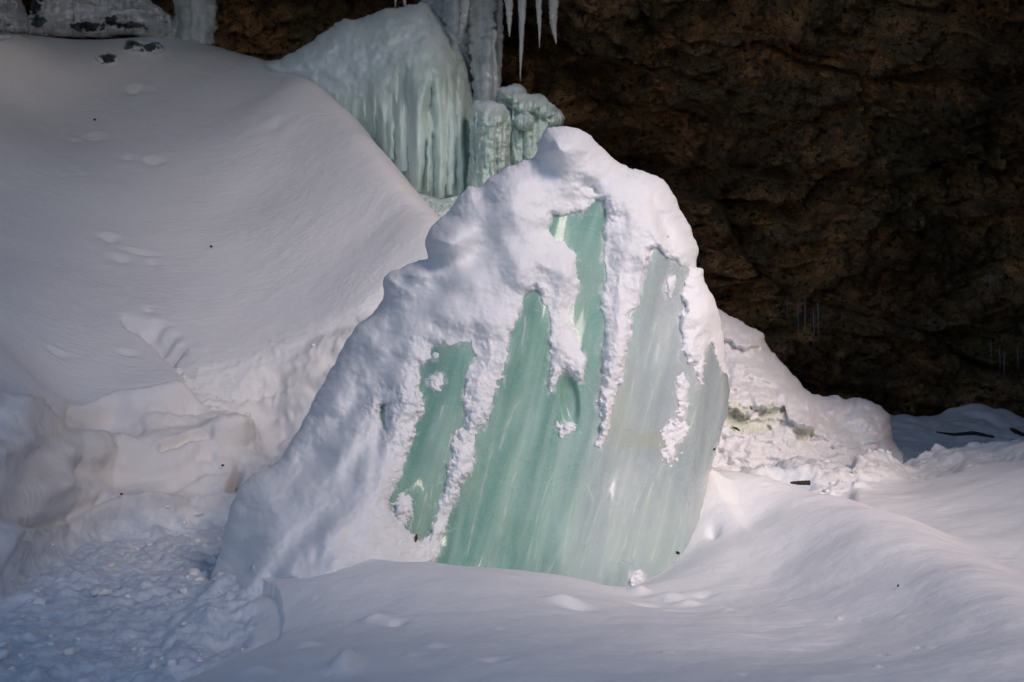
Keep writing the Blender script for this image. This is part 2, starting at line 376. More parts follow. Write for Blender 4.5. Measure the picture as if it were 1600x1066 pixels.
# foreground drift and right drift
fg = W([(220, 1062, 6.6), (300, 1038, 7.2), (370, 1000, 7.8), (425, 975, 8.2), (500, 960, 8.2), (480, 910, 8.75), (560, 905, 8.85), (620, 895, 8.95), (665, 888, 9.05), (740, 888, 9.1), (830, 895, 9.15),
    (900, 907, 9.2), (940, 917, 9.28), (600, 1000, 7.3), (800, 1000, 7.1), (450, 1040, 6.8), (700, 1066, 6.1), (900, 1066, 5.9), (900, 975, 7.6), (1000, 960, 8.2),
    (985, 932, 9.0), (1030, 912, 9.3), (1072, 894, 9.6), (1100, 960, 8.1), (1200, 1000, 7.1), (1100, 1066, 5.8), (1300, 1066, 5.5), (1150, 905, 9.2), (1220, 915, 8.8),
    (1300, 970, 7.5), (1400, 960, 7.3), (1500, 1000, 6.3), (1600, 1066, 5.1), (1600, 1000, 5.8), (1450, 905, 7.6),
    (1112, 724, 11.0), (1180, 745, 10.6), (1240, 764, 10.2), (1300, 789, 9.6), (1350, 815, 9.0), (1420, 848, 8.3), (1500, 882, 7.5), (1600, 925, 6.6), (1750, 990, 5.6),
    (1170, 810, 10.2), (1250, 860, 9.3), (1350, 895, 8.3), (1130, 850, 9.8)])
fg += [(-.6, 9.9, -.1), (0, 9.9, -.1), (.4, 9.8, -.1), (.8, 9.95, -.05), (-1, 10.3, -.1), (0, 10.6, .0), (.9, 11, .3), (-3, 3, .25), (0, 3, .35), (3, 3, .5), (-1.6, 9.9, .1), (-2, 10.5, 0), (1.2, 11.6, .45), (5, 4, .6)]
Z_fg = RBF(fg, .006)(X, Y)
le = np.array([(-300, 4.4), (60, 5.6), (220, 6.6), (300, 7.2), (370, 7.8), (425, 8.2), (440, 8.6), (430, 9.2), (460, 10.5), (560, 12)])
d, side, _ = polydist(X, Y, np.stack([(le[:, 0]-CX)/F*le[:, 1], le[:, 1]], 1)); dl = d*np.where(side < 0, 1, -1)
Z_fg -= 1.0*softplus(dl-.05, .16)
re = np.array([(1000, 11.6), (1112, 11.0), (1180, 10.6), (1240, 10.2), (1300, 9.6), (1350, 9.0), (1420, 8.3), (1500, 7.5), (1600, 6.6), (1750, 5.6), (2100, 4)])
d, side, _ = polydist(X, Y, np.stack([(re[:, 0]-CX)/F*re[:, 1], re[:, 1]], 1)); dr = d*np.where(side < 0, 1, -1)
Z_fg -= .95*softplus(dr-.08, .16)
Z = smax(Z, Z_fg, .035)
# far right drift with its broken berm
r2 = W([(1270, 768, 12), (1330, 752, 12.8), (1400, 728, 13.8), (1470, 702, 14.6), (1600, 690, 14.4), (1750, 680, 14), (1400, 770, 12.4), (1500, 740, 12.6), (1600, 745, 11.5), (1350, 795, 11.4), (1450, 825, 10.4), (1600, 850, 9.2), (1280, 790, 11.6), (1800, 900, 8), (1600, 950, 7.0)])
Z_r2 = RBF(r2, .005)(X, Y)
be = np.array([(1130, 10.6), (1215, 11.4), (1270, 12), (1330, 12.8), (1400, 13.8), (1470, 14.6), (1600, 14.4), (1750, 14), (2600, 12)])
d, side, _ = polydist(X, Y, np.stack([(be[:, 0]-CX)/F*be[:, 1], be[:, 1]], 1)); db = d*np.where(side > 0, -1, 1)
wob = .18*gn(X*2.2, Y*2.2, 0, 8)+.1*gn(X*6, Y*6, 0, 9)
Z_r2 -= .9*softplus(db+wob, .05)
Z_r2 -= 1.5*ss(1345-U, 0, 130)+2.5*ss(-dr, .0, .5)
Z = smax(Z, Z_r2, .02)
# apron of snow leaning on the right foot of the block
ap = [P(*t) for t in [(1090, 738, 10.75), (1112, 752, 10.7), (1132, 800, 10.42), (1167, 845, 10.0), (1207, 885, 9.45), (1285, 950, 8.3), (1400, 1010, 7.3)]]
ap = np.array(ap); ap = ap[:-1]; ap[4:, 2] -= [0.02, .14]; ap[:4, 2] += .07
d, side, v = polydist(X, Y, ap); left = side > 0
Z_ap = v-np.where(left, .80, .85)*softplus(d, .05)+.035*np.where(left, .8, .85)
Z = smax(Z, Z_ap, .03)
# snow drifted against the left foot of the block
sk = np.array([P(*t) for t in [(318, 985, 9.0), (345, 925, 9.5), (385, 885, 9.8), (450, 872, 9.4), (520, 870, 9.25), (590, 884, 9.1)]])
d, side, v = polydist(X, Y, sk); Z = smax(Z, v-.06-.60*softplus(d, .25)+.09, .16)
# masks
def g2(px, py_Y, sx, sy): return np.exp(-((U-px)/sx)**2-((Y-py_Y)/sy)**2)
chunk = ridged(X*1.6, Y*1.6, 0, 2, 21); lump = fbm(X*3.2, Y*3.2, Z*3.2, 4, 30)
trodL = ss(dl, .02, .25)*(1-ss(mb, .05, .4))*ss(900-U, 200, 400)
trodR = ss(db, .0, .25)*ss(U, 1040, 1140)*(1-ss(Y, 16.3, 17.6))*ss(dr, 0, .2)
trod = np.clip(trodL+trodR, 0, 1)
bank = ss(mb, .03, .2)*(1-ss(mb, .92, .995))
rub = np.exp(-((U-425)/60)**2-((Y-13.3)/.8)**2)
TRK = np.array([(196, 503), (225, 514), (250, 530), (272, 556), (300, 575), (335, 590), (375, 612), (410, 640), (440, 680)], float)
PY0 = CY-(Z-CAMZ)*F/R; dtk, _, _ = polydist(U, PY0, TRK)
trk = np.exp(-(dtk/np.interp(U, [190, 260, 340, 430], [6, 11, 24, 38]))**2)*(Y > 12)*(Y < 16)
Z = Z-.17*np.exp(-(dtk/np.interp(U, [190, 260, 340, 430], [6, 12, 28, 40]))**2)*(Y > 12)*(Y < 16)
rub = np.clip(rub+trk, 0, 1)
Z = Z+(trodL+.35*trodR)*(.035*fbm(X*5, Y*5, 0, 4, 50, .6)+.05*fbm(X*1.7, Y*1.7, 0, 2, 55))
berm = np.exp(-((db+.02)/.22)**2)*ss(U, 1150, 1260)
Z += berm*(.045*np.abs(fbm(X*5, Y*5, 0, 3, 60))+.03)
Z += .03*fbm(X*.8, Y*.8, 0, 3, 70)*(1-trod)*(Y < 12)+(.10*fbm(X*.8, Y*.8, 0, 4, 71, .55)+.05*np.abs(gn(X*2, Y*2, 0, 73))+.16*np.exp(-((U-1530)/70)**2-((Y-21.3)/.7)**2))*ss(Y, 16.2, 18)*(U > 1300)
Z += (1-trod)*(.006*fbm(X*4, Y*4, 0, 3, 75))*(Y < 24)+.05*gn(X*.5, Y*.5, 5, 77)*(mb > .99)
# footprints and the sliding track on the hillside
def at_slope(px, py):        # find the depth on the hillside under a photo point
    j = np.argmin(np.abs(u-px)); col = Z[:, j]; yy = R[:, j]; pp = CY-(col-CAMZ)*F/yy
    ok = (np.abs(pp-py) < 6) & (mb[:, j] > .98)
    return yy[ok].mean() if ok.any() else None
def dent(px, py, wx, wy, dep, rim=.5):
    global Z
    wx *= .62; wy *= .62; dep *= .55
    Yc = at_slope(px, py)
    if Yc is None: return
    xc = (px-CX)/F*Yc; q = ((X-xc)/wx)**2+((Y-Yc)/wy)**2
    Z = Z-dep*np.exp(-q)+dep*rim*np.exp(-((X-xc+wx*.3)/wx/1.1)**2-((Y-Yc-wy*1.3)/wy/.8)**2)
for a in [(172, 502, .16, .12, .11), (232, 485, .10, .1, .07), (206, 512, .12, .1, .09), (236, 520, .12, .1, .10), (90, 552, .14, .08, .05), (200, 552, .13, .08, .05), (222, 598, .30, .07, .10),
          (150, 215, .25, .2, .09), (190, 405, .2, .15, .07), (240, 412, .1, .1, .05), (430, 275, .22, .2, .07), (118, 293, .12, .12, .05), (130, 272, .08, .08, .05), (552, 505, .2, .15, .10), (95, 275, .1, .1, .03)]:
    dent(*a)
tr = smooth([(205, 508), (245, 522), (262, 548), (290, 572), (335, 590), (380, 610), (430, 640)], 5, False)
for k_, (a, b) in enumerate(tr[:13]): dent(a+random.uniform(-6, 6), b+random.uniform(-4, 4), .15, .13, .09, .3)
def fgbump(px, py, wx, wy, amp, ang=0):
    global Z
    PYz = CY-(Z-CAMZ)*F/R; j = int(np.argmin(np.abs(u-px))); ok = np.where((np.abs(PYz[:, j]-py) < 4) & (R[:, j] < 11))[0]
    if not len(ok): return
    Yc = R[ok, j].mean(); xc = (px-CX)/F*Yc; c, sn = math.cos(ang), math.sin(ang); dx, dy = X-xc, Y-Yc
    Z = Z+amp*np.exp(-((dx*c+dy*sn)/wx)**2-((-dx*sn+dy*c)/wy)**2)
for a in [(325, 985, .26, .30, .13), (290, 1040, .2, .25, .10), (350, 935, .25, .25, .12), (540, 1040, .06, .16, .08), (585, 968, .07, .05, .035), (620, 972, .05, .05, -.04), (880, 938, .10, .05, .04), (905, 948, .09, .06, -.035), (728, 917, .025, .03, .02), (735, 890, .03, .03, .02), (680, 1010, .05, .05, .02), (770, 1030, .06, .05, -.025),
          (1045, 935, .10, .08, .04), (1015, 945, .09, .06, -.03), (1075, 945, .08, .05, .035), (1100, 930, .06, .05, -.03), (1060, 955, .12, .04, -.02), (1000, 925, .06, .06, .04), (1135, 955, .05, .04, .02), (1115, 830, .04, .08, -.05), (480, 1010, .07, .05, .03), (400, 1050, .08, .06, .03)]: fgbump(*a)
_r = np.random.RandomState(3)
for k_ in range(34): fgbump(_r.uniform(420, 1560), _r.uniform(925, 1060), _r.uniform(.012, .035), _r.uniform(.015, .04), _r.uniform(-.012, .014))
for k_ in range(16):
    a_ = _r.uniform(1120, 1300); fgbump(a_, 905+(a_-1120)*.55+_r.uniform(-25, 60), .012, _r.uniform(.05, .12), _r.uniform(.006, .012), math.radians(62))
# the snow slab's broken seam and slit under the lip are cut by displacement along the normal
V = np.stack([X, Y, Z], -1)
def normals(V):
    a = np.gradient(V, axis=0); b = np.gradient(V, axis=1); n = np.cross(a, b); n /= np.linalg.norm(n, axis=-1)[..., None]+1e-12
    return n*np.where(n[..., 2:] < 0, -1, 1)
N = normals(V)
def blur(A, k=9):
    for ax in (0, 1):
        for _ in range(2): A = sum(np.roll(A, i, ax) for i in range(-k, k+1))/(2*k+1)
    return A
N = blur(N); N /= np.linalg.norm(N, axis=-1)[..., None]
bk = np.clip(bank+rub*.8, 0, 1)
disp = bk*(.24*fbm(X*.9, Y*.6, Z*1.5, 2, 80)+.035*fbm(X*3, Y*2, Z*5, 3, 84)+.020*fbm(X*7, Y*5, Z*9, 3, 86, .6)*ss(gn(X*1.3, Y, Z*1.7, 89), -.3, .3)+.07*ss(gn(X*1.1+3, Y*.8, Z*2.0, 90), .0, .3)+.05*ss(gn(X*1.6, Y*.8, Z*3.4, 92), .05, .2))
# pebbly lumps of kicked snow
vor = np.maximum(0, gn(X*6, Y*6, Z*6, 95)-.22)*.10+np.maximum(0, gn(X*15, Y*15, Z*15, 96)-.2)*.05
disp += (trodL*.45+trodR*.15+berm*1.+rub*1.6)*vor
crack = ss(np.abs(gn(X*1.5+7, Y*1.5, Z*2.6, 98)), .0, .03)
disp -= bank*(1-crack)*.012
def cut(pxs, Yc, half, dep):
    """a slit in the bank, along photo points"""
    global disp
    PY = CY-(V[..., 2]-CAMZ)*F/V[..., 1]
    d, _, _ = polydist(U, PY, pxs); disp -= dep*np.exp(-(d/half)**2)*bank
cut([(250, 708), (275, 702), (290, 694), (325, 690)], 13, 5, .13)
cut([(372, 745), (366, 765), (360, 775)], 13, 6, .3)
cut([(0, 905), (40, 820), (90, 815), (125, 800), (150, 790)], 12, 7, .12)
cut([(150, 790), (190, 800), (230, 815), (300, 800)], 12, 5, .05)
V += N*disp[..., None]
slopemask = np.clip(ss(mb, .9, 1)*(Z_sl > Z_floor), 0, 1)
rip = np.clip(slopemask*.85+.10*(1-trod)*(1-bank), 0, 1)
dirt = np.clip(bank*1.+rub*.6, 0, 1)
nr, nc = X.shape
ground = mk('snow_ground', V, grid_faces(nr, nc), M_GROUND, loc=(0, 0, 0), attrs={'trod': trod, 'dirt': dirt, 'ripple': rip}, kind='structure')
def flat_sheet():
    xs = np.linspace(-60, 60, 61); ys = np.linspace(-60, 60, 61); A, B = np.meshgrid(xs, ys[::-1])
    return mk('snow_field', np.stack([A, B, -.6+.2*fbm(A*.1, B*.1, 0, 2, 5)], -1), grid_faces(61, 61), M_GROUND, loc=(0, 0, 0), kind='structure')
flat_sheet()
def ground_at(px, Yq):
    j = int(np.argmin(np.abs(u-px))); i = int(np.argmin(np.abs(R[:, j]-Yq))); return V[i, j]
PYg = CY-(V[..., 2]-CAMZ)*F/V[..., 1]; PXg = CX+V[..., 0]*F/V[..., 1]
def ground_px(px, py, ymin=0, ymax=99):
    """first ground point (nearest to the viewer) seen at a photo point"""
    m = (np.abs(PXg-px) < 3) & (np.abs(PYg-py) < 3) & (V[..., 1] > ymin) & (V[..., 1] < ymax)
    if not m.any(): m = (np.abs(PXg-px) < 8) & (np.abs(PYg-py) < 9) & (V[..., 1] > ymin) & (V[..., 1] < ymax)
    if not m.any(): return P(px, py, 9)
    q = V[m]; return q[np.argmin(q[:, 1])]
# ------------------------------------------------------------------ cave rock: wall that leans over into a roof
def cave():
    us = np.linspace(-15, 17, 760); t = np.linspace(0, 1, 560)
    A, T = np.meshgrid(us, t[::-1])
    prof = np.array([(0, 23.6, -.6), (.08, 23.2, .6), (.30, 22.8, 3.2), (.55, 21.9, 6.2), (.72, 20.6, 8.3), (.85, 18.2, 9.8), (1., 15.2, 10.6)])
    y = np.interp(T, prof[:, 0], prof[:, 1]); z = np.interp(T, prof[:, 0], prof[:, 2])
    k = np.ones(41)/41
    y = np.apply_along_axis(lambda c: np.convolve(np.pad(c, 20, 'edge'), k, 'valid'), 0, y); z = np.apply_along_axis(lambda c: np.convolve(np.pad(c, 20, 'edge'), k, 'valid'), 0, z)
    y = y+np.interp(A, [-15, -4, 0, 10, 17], [2.5, 2.4, .8, 0, -2.5])
    V = np.stack([A, y, z], -1); n = normals(V); n = n*np.where(n[..., 1:2] > 0, -1, 1)
    wx, wz = .5*fbm(A*.5, y*.5, z*.5, 2, 100), .5*fbm(A*.5, y*.5, z*.5, 2, 103)
    def facet(a, b, sx, sy, seed):
        rs = np.random.RandomState(seed); T_ = rs.rand(64, 64, 5); a, b = a/sx, b/sy; ia, ib = np.floor(a).astype(int), np.floor(b).astype(int)
        bd = np.full(a.shape, 9.); bv = np.zeros(a.shape); b2 = np.full(a.shape, 9.)
        for i in (-1, 0, 1):
            for j in (-1, 0, 1):
                t = T_[(ia+i) % 64, (ib+j) % 64]; dx, dy = a-(ia+i+t[..., 0]), b-(ib+j+t[..., 1]); q_ = dx*dx+dy*dy
                v_ = t[..., 2]-.5+(t[..., 3]-.5)*dx*1.3+(t[..., 4]-.2)*dy*1.3
                m = q_ < bd; b2 = np.where(m, bd, np.minimum(b2, q_)); bv = np.where(m, v_, bv); bd = np.where(m, q_, bd)
        return bv-.35*np.exp(-(np.sqrt(b2)-np.sqrt(bd))/.06)
    fx, fz = A+wx*.7, z+wz*.5+.15*A
    d = .55*facet(fx, fz, 2.4, 1.1, 1)+.24*facet(fx+.3*fz, fz, .8, .42, 2)+.09*facet(fx, fz-.2*fx, .3, .19, 3)
    d += .55*ridged((A+wx)*.33, y*.33, (z+wz)*.6, 3, 110)+.28*ridged((A+wz)*1.0, y, (z+wx)*1.7, 3, 115)
    st = (z+wx*.8)*1.1+.3*A*.15; step = st-np.floor(st); d += .22*ss(step, .0, .12)*(1-ss(step, .2, 1.))
    d += .10*fbm(A*3.5, y*3.5, z*4.5, 4, 120, .6)+.05*np.abs(fbm(A*9, y*9, z*10, 3, 126, .6))
    V = V+n*(d[..., None]-.5)
    return mk('cave_rock', V, grid_faces(*A.shape), M_ROCK, loc=(0, 0, 0), kind='structure')
cave()
def rock_blocker(name, f, y0, y1, z1, hole=None, seed=0):  # unseen rock-textured sheet, added only to block and shape the light
    A, B = np.meshgrid(np.arange(y0, y1, .25), np.arange(-1, z1, .25)[::-1]); n = fbm(A*.3, B*.3, seed, 4, 130+seed)
    x = f(A, B)+1.2*n; keep = None
    if hole is not None: keep = hole(A+1.2*gn(A*.4, B*.4, 3, 140), B+1.2*gn(A*.4, B*.4, 7, 141)) > 0
    return mk(name, np.stack([x, A, B], -1), grid_faces(*A.shape, keep), M_ROCK, loc=(0, 0, 0), kind='structure')
rock_blocker('sun_blocker_wall', lambda a, b: 5.6+3.4*ss(a, 5, 13), -40, 24, 44, lambda a, b: np.maximum(np.abs((a-3.0)/4.7), np.abs((b-8.9)/5.2))-1, 1)  # added out of view; its hole pools sun on the block
rock_blocker('sky_blocker_wall', lambda a, b: -9.5-.0*a+.0*b, 4, 27, 15, None, 2)  # added out of view to hold sky light off the left side
# ------------------------------------------------------------------ the ice block
B0 = P(820, 905, 10.2)
block = empty('ice_block', tuple(B0), label='tall tilted slab of translucent green ice draped in snow, in the centre', cat='ice block')
OUT = smooth([(325, 1000), (332, 940), (330, 900), (345, 860), (352, 820), (372, 765), (395, 742), (430, 725), (455, 690), (480, 648), (500, 608), (520, 572), (540, 535), (560, 508), (582, 490),
    (599, 462), (600, 432), (625, 420), (655, 406), (669, 402), (663, 376), (674, 355), (700, 330), (722, 300), (735, 290), (748, 292), (770, 275), (800, 258), (836, 244), (843, 218), (857, 200), (880, 197), (907, 203), (925, 215),
    (945, 235), (965, 252), (985, 262), (1010, 270), (1035, 280), (1050, 300), (1062, 325), (1075, 350), (1088, 376), (1090, 400), (1087, 418), (1099, 421), (1101, 440), (1109, 455), (1119, 475), (1126, 505),
    (1131, 540), (1135, 575), (1139, 610), (1136, 640), (1126, 680), (1116, 712), (1106, 750), (1095, 800), (1083, 850), (1070, 905), (1060, 960), (900, 1010), (600, 1040), (400, 1040)], 3)
ICEOUT = smooth([(560, 960), (545, 800), (566, 650), (640, 520), (700, 430), (760, 340), (850, 262), (900, 235), (960, 270), (1020, 300), (1052, 350), (1068, 400), (1084, 424), (1100, 470), (1112, 520), (1126, 560),
    (1137, 590), (1140, 612), (1137, 642), (1127, 680), (1117, 712), (1107, 750), (1096, 800), (1084, 850), (1071, 905), (1058, 965), (900, 985), (700, 985)], 3)
PANES = [
 [(655, 578), (664, 562), (672, 540), (690, 531), (716, 537), (738, 530), (743, 556), (731, 575), (725, 606), (731, 640), (727, 668), (711, 678), (707, 712), (698, 745), (688, 782), (681, 815), (671, 840), (654, 851),
  (636, 832), (620, 805), (609, 786), (618, 755), (634, 722), (640, 690), (648, 662), (662, 634), (655, 604)],
 [(836, 448), (822, 464), (806, 490), (796, 522), (788, 560), (776, 606), (765, 645), (748, 668), (742, 692), (735, 722), (718, 760), (706, 795), (697, 830), (683, 866), (664, 888), (655, 1000), (1085, 1000), (1160, 800), (1160, 580), (1133, 580), (1124, 562),
  (1114, 530), (1104, 540), (1092, 560), (1075, 565), (1065, 552), (1063, 520), (1070, 490), (1065, 465), (1068, 440), (1080, 424), (1062, 412), (1048, 402), (1036, 386), (1020, 390), (1006, 420), (1000, 450), (992, 480), (986, 510), (980, 540),
  (972, 580), (962, 612), (954, 645), (948, 675), (939, 702), (934, 690), (939, 655), (938, 620), (942, 580), (944, 540), (946, 500), (941, 465), (945, 430), (945, 400), (948, 365), (955, 338), (950, 314), (935, 309),
  (916, 322), (905, 335), (888, 330), (862, 336), (860, 356), (868, 375), (885, 385), (900, 405), (905, 430), (898, 455), (892, 480), (895, 510), (906, 540), (912, 578), (905, 597), (890, 582), (878, 575), (868, 590), (860, 612), (856, 590), (860, 555), (861, 520), (857, 480), (847, 455)],
 [(918, 292), (930, 293), (938, 300), (925, 302)], [(592, 640), (606, 632), (604, 668), (594, 664)]]
SPOTS = [(680, 596, 13, 11), (678, 560, 5, 5), (631, 795, 10, 19), (1046, 447, 6, 12), (1067, 620, 7, 26), (1054, 675, 16, 15), (1048, 706, 5, 12), (1093, 577, 4, 11), (884, 668, 10, 6), (996, 905, 12, 12)]
rb = RBF([(a, b, c) for a, b, c in [(900, 300, 10.22), (870, 220, 10.15), (800, 880, 9.78), (1000, 880, 9.80), (900, 880, 9.76), (665, 860, 9.72), (690, 560, 9.98), (1035, 385, 10.16), (1100, 560, 10.22), (1138, 610, 10.42), (1120, 720, 10.25), (1075, 880, 10.05), (900, 600, 9.93),
    (1000, 600, 9.98), (780, 650, 9.90), (620, 480, 10.4), (560, 530, 10.5), (500, 620, 10.45), (600, 650, 10.05), (600, 780, 9.62), (450, 720, 10.2), (400, 800, 9.85), (540, 830, 9.3), (360, 880, 9.75), (450, 900, 9.05), (340, 950, 9.4), (560, 960, 8.95), (660, 930, 9.4), (700, 1000, 9.6),
    (700, 400, 10.35), (780, 330, 10.25), (1050, 330, 10.3), (1085, 400, 10.35), (1120, 500, 10.4), (900, 440, 10.08), (500, 760, 9.9), (450, 820, 9.55), (820, 440, 10.0), (420, 1000, 9.2)]], .02, 100.)
st = 1.35
PX, PY = pxgrid(300, 1165, 180, 1045, st)
Db = rb(PX, PY)
q = PX+.27*(PY-500)+.00022*(PX-900)*(PY-400)+5*fbm(PX/70, PY/110, 0, 3, 199)
warp = 8*fbm(PX/30, PY/34, 0, 4, 200, .55)
# facets and flutes of the slab
def crease(x0, y0, x1, y1, wd):  # signed distance to a line, + to its right
    L = math.hypot(x1-x0, y1-y0); return ((PX-x0)*(y1-y0)-(PY-y0)*(x1-x0))/L
flute = .016*gn(q/50, PY/420, 0, 210)+.004*gn(q/16, PY/260, 0, 214)
fac = .0010*softplus(-crease(1040, 375, 1000, 900, 0)-0, 3)*0
c1 = crease(1103, 520, 1062, 900, 0); c2 = crease(1020, 400, 930, 920, 0)
Dice = Db+flute+.0058*softplus(c1, 1.5)+.0006*softplus(c2, 3.)
notch = np.exp(-np.maximum(0, ((PX-890-.1*(PY-620))/13)**2+((PY-622)/42)**2)**3)
Dice += .05*notch
Dice += .03*gn(PX/70, PY/110, 0, 220)
ei = sdf(PX, PY, ICEOUT)+1.5*gn(PX/9, PY/14, 0, 222)
Di = Dice+.35*(1-np.sqrt(1-(1-np.clip(ei/(40-28*ss(PX, 1000, 1075)), 0, 1))**2))*(1-.7*ss(PX, 1000, 1075))
grayf = np.clip(ss(q+12*gn(q/30, PY/140, 3, 230), 930, 1040)*(1-.30*ss(PY, 740, 900))+.10*(ss(q, 900, 980)), 0, 1)
ochre = .45*np.exp(-((PX-1015)/45)**2-((PY-688)/16)**2)+.3*np.exp(-((PX-965)/22)**2-((PY-640)/60)**2)
sp = np.full(PX.shape, 1e9)
for p in PANES: sp = np.minimum(sp, -sdf(PX+warp, PY+0*warp, p))
for a, b, rx, ry in SPOTS: sp = np.maximum(sp, (1-np.sqrt(((PX-a)/rx)**2+((PY-b)/ry)**2))*min(rx, ry))
dust = np.exp(-np.clip(-sp, 0, 200)/6)*.55+.30*np.exp(-np.clip(-sp, 0, 200)/30)*ss(gn(PX/9, PY/22, 0, 261), -.1, .4)
band = (.35+.65*ss(q, 680, 860))*(ss(gn(q/26, PY/500, 0, 262)+.5*gn(q/9, PY/300, 0, 263), .05, .5)*ss(PY, 430, 640)+.6*ss(gn(q/5.5, PY/160, 0, 264), .25, .5)*ss(gn(q/60, PY/120, 0, 266), -.1, .3))
LN = [[(1240,580),(1210,720),(1165,900)], [(1210,520),(1150,650),(1090,890)], [(1170,540),(1100,680),(1060,840),(1010,930)], [(1090,450),(1040,640),(960,960)], [(1050,470),(990,600),(930,760),(870,980)],
    [(1000,700),(985,850)], [(870,680),(830,800),(750,960)], [(860,620),(830,760),(820,900)], [(790,520),(740,640),(690,820),(660,930)], [(640,270),(600,340),(560,460)], [(690,330),(620,560),(560,800)], [(385,330),(365,420),(340,520)],
    [(340,290),(290,420)], [(1300,420),(1340,300),(1360,200)], [(1110,60),(1080,250),(1020,470)], [(540,440),(470,700),(430,880)], [(270,640),(235,780)], [(300,560),(285,700)], [(1240,-60),(1190,160),(1120,400)], [(1180,-40),(1130,150)],
    [(760,640),(720,760),(700,900)], [(910,600),(930,680),(900,760)], [(1290,700),(1230,930)], [(1060,740),(1000,900)], [(620,20),(590,120)], [(660,-60),(650,80)]]
line = np.zeros(PX.shape)
for k_, L in enumerate(LN):
    d, _, _ = polydist(PX+2.5*gn(PX/18, PY/30, k_, 280), PY, smooth([(560+a*.394, 520+b*.394) for a, b in L], 4, False) if len(L) > 2 else np.array([(560+a*.394, 520+b*.394) for a, b in L]))
    wd_ = (.8+1.1*ss(gn(PX/20, PY/40, k_, 281), -.2, .5)); line = np.maximum(line, np.exp(-(d/wd_)**2)*(.45+.55*ss(gn(PX/14, PY/26, k_, 282), -.3, .3)))
    line = np.maximum(line, .20*np.exp(-(d/(7+4*(k_ % 3)))**2))
relief('slab', PX, PY, ei, Di, M_BLOCK, 1.1, 120, st, parent=block, attrs={'gray': grayf, 'ochre': ochre, 'dust': np.clip(dust, 0, 1), 'band': np.clip(band, 0, 1), 'line': line, 'deep': np.clip(.42*ss(900-q, 0, 200)*ss(PY, 500, 820)+.25*ss(gn(q/40, PY/300, 0, 290), .0, .5)*ss(1000-q, 0, 150), 0, .8)})
# snow drape
eo = sdf(PX, PY, OUT)+2.2*fbm(PX/20, PY/20, 0, 3, 240)
s = np.full(PX.shape, 1e9)
wx, wy = PX+warp, PY+8*fbm(PX/30, PY/34, 9, 4, 205, .55)
for p in PANES: s = np.minimum(s, -sdf(wx, wy, p))
for a, b, rx, ry in SPOTS:
    k = (1-np.sqrt(((wx-a)/rx)**2+((wy-b)/ry)**2))*min(rx, ry); s = np.maximum(s, np.minimum(k, 4.5)*.6)
s = s+5*ss(s, -4, 3)+5.5*fbm(PX/9, PY/9, 4, 3, 207, .6)*ss(PY, 470, 640)*(s < 30)
# thickness: steep broken edge, then swelling
T = .012*np.sqrt(np.clip(s/4, 0, 1))+.035*ss(s, 0, 14)+.065*ss(s, 3, 36)+.05*ss(s, 20, 70)
T *= (.75+.35*gn(PX/60, PY/60, 0, 250)+.0)
flank = ss(-(PX-.0)+np.interp(PY, [200, 400, 560, 860, 1000], [820, 700, 620, 640, 660]), -30, 60)
al, ac = (PX*.75+PY*.66), (PX*.66-PY*.75)      # across / along a lean to the lower left
lumps = .060*fbm(PX/85, PY/75, 0, 2, 260)+.011*fbm(PX/32, PY/26, 0, 3, 265, .45)+.0015*fbm(PX/8, PY/7, 0, 2, 268)
lumps += flank*(.028*fbm(PX/44, PY/40, 0, 3, 277, .5)+.045*fbm(al/48, ac/170, 0, 2, 270)+.03*gn(al/26, ac/90, 0, 275))
inside = ss(s, 0, 14)
T = np.where(s > 0, T, np.maximum(-.03, s*.012))+lumps*inside
def bmp(x0, y0, sx, sy, ang, amp):
    c, sn = math.cos(math.radians(ang)), math.sin(math.radians(ang)); dx, dy = PX-x0, PY-y0
    return amp*np.exp(-((dx*c+dy*sn)/sx)**2-((-dx*sn+dy*c)/sy)**2)
T += inside*(bmp(885, 235, 35, 40, 0, .10)+bmp(700, 378, 32, 26, -30, .22)-bmp(742, 395, 20, 60, 50, .10)+bmp(800, 330, 60, 26, 60, .08)+bmp(885, 420, 16, 40, -20, .07)
   +bmp(800, 400, 60, 20, 60, .06)+bmp(395, 905, 24, 55, 35, .22)-bmp(432, 950, 16, 40, 25, .30)+bmp(560, 780, 60, 110, 20, .10)-bmp(505, 700, 24, 120, 35, .14)+bmp(440, 790, 30, 90, 45, .10)
   -bmp(480, 830, 22, 90, 45, .10)+bmp(1010, 420, 16, 70, 12, .05)-bmp(1035, 350, 10, 40, -20, .06)-bmp(860, 262, 22, 14, 40, .10)-bmp(905, 310, 30, 12, 20, .03)+bmp(605, 455, 14, 30, 20, .12)+bmp(640, 425, 18, 12, 0, .10)
   -bmp(590, 690, 10, 60, 5, .07)-bmp(660, 470, 20, 60, 50, .06)+bmp(1070, 370, 14, 40, -25, .04))
kr = ss(PX, 1020, 1085)*ss(PY, 360, 430); rim = np.interp(PY, [200, 500, 800], [46, 60, 90])*(1-kr)+16*kr; Rr = .55-.39*kr
rnd = Rr*(1-np.sqrt(1-(1-np.clip(eo/rim, 0, 1))**2))
Ds = Dice-T+rnd
Ds = np.where(s > 0, Ds, np.where(s > -9, Dice-T, Dice+.05))
keep = s > -6
relief('snow_cover', PX, PY, eo, Ds, M_SNOW, 1.0, 110, st, cut=keep, parent=block)
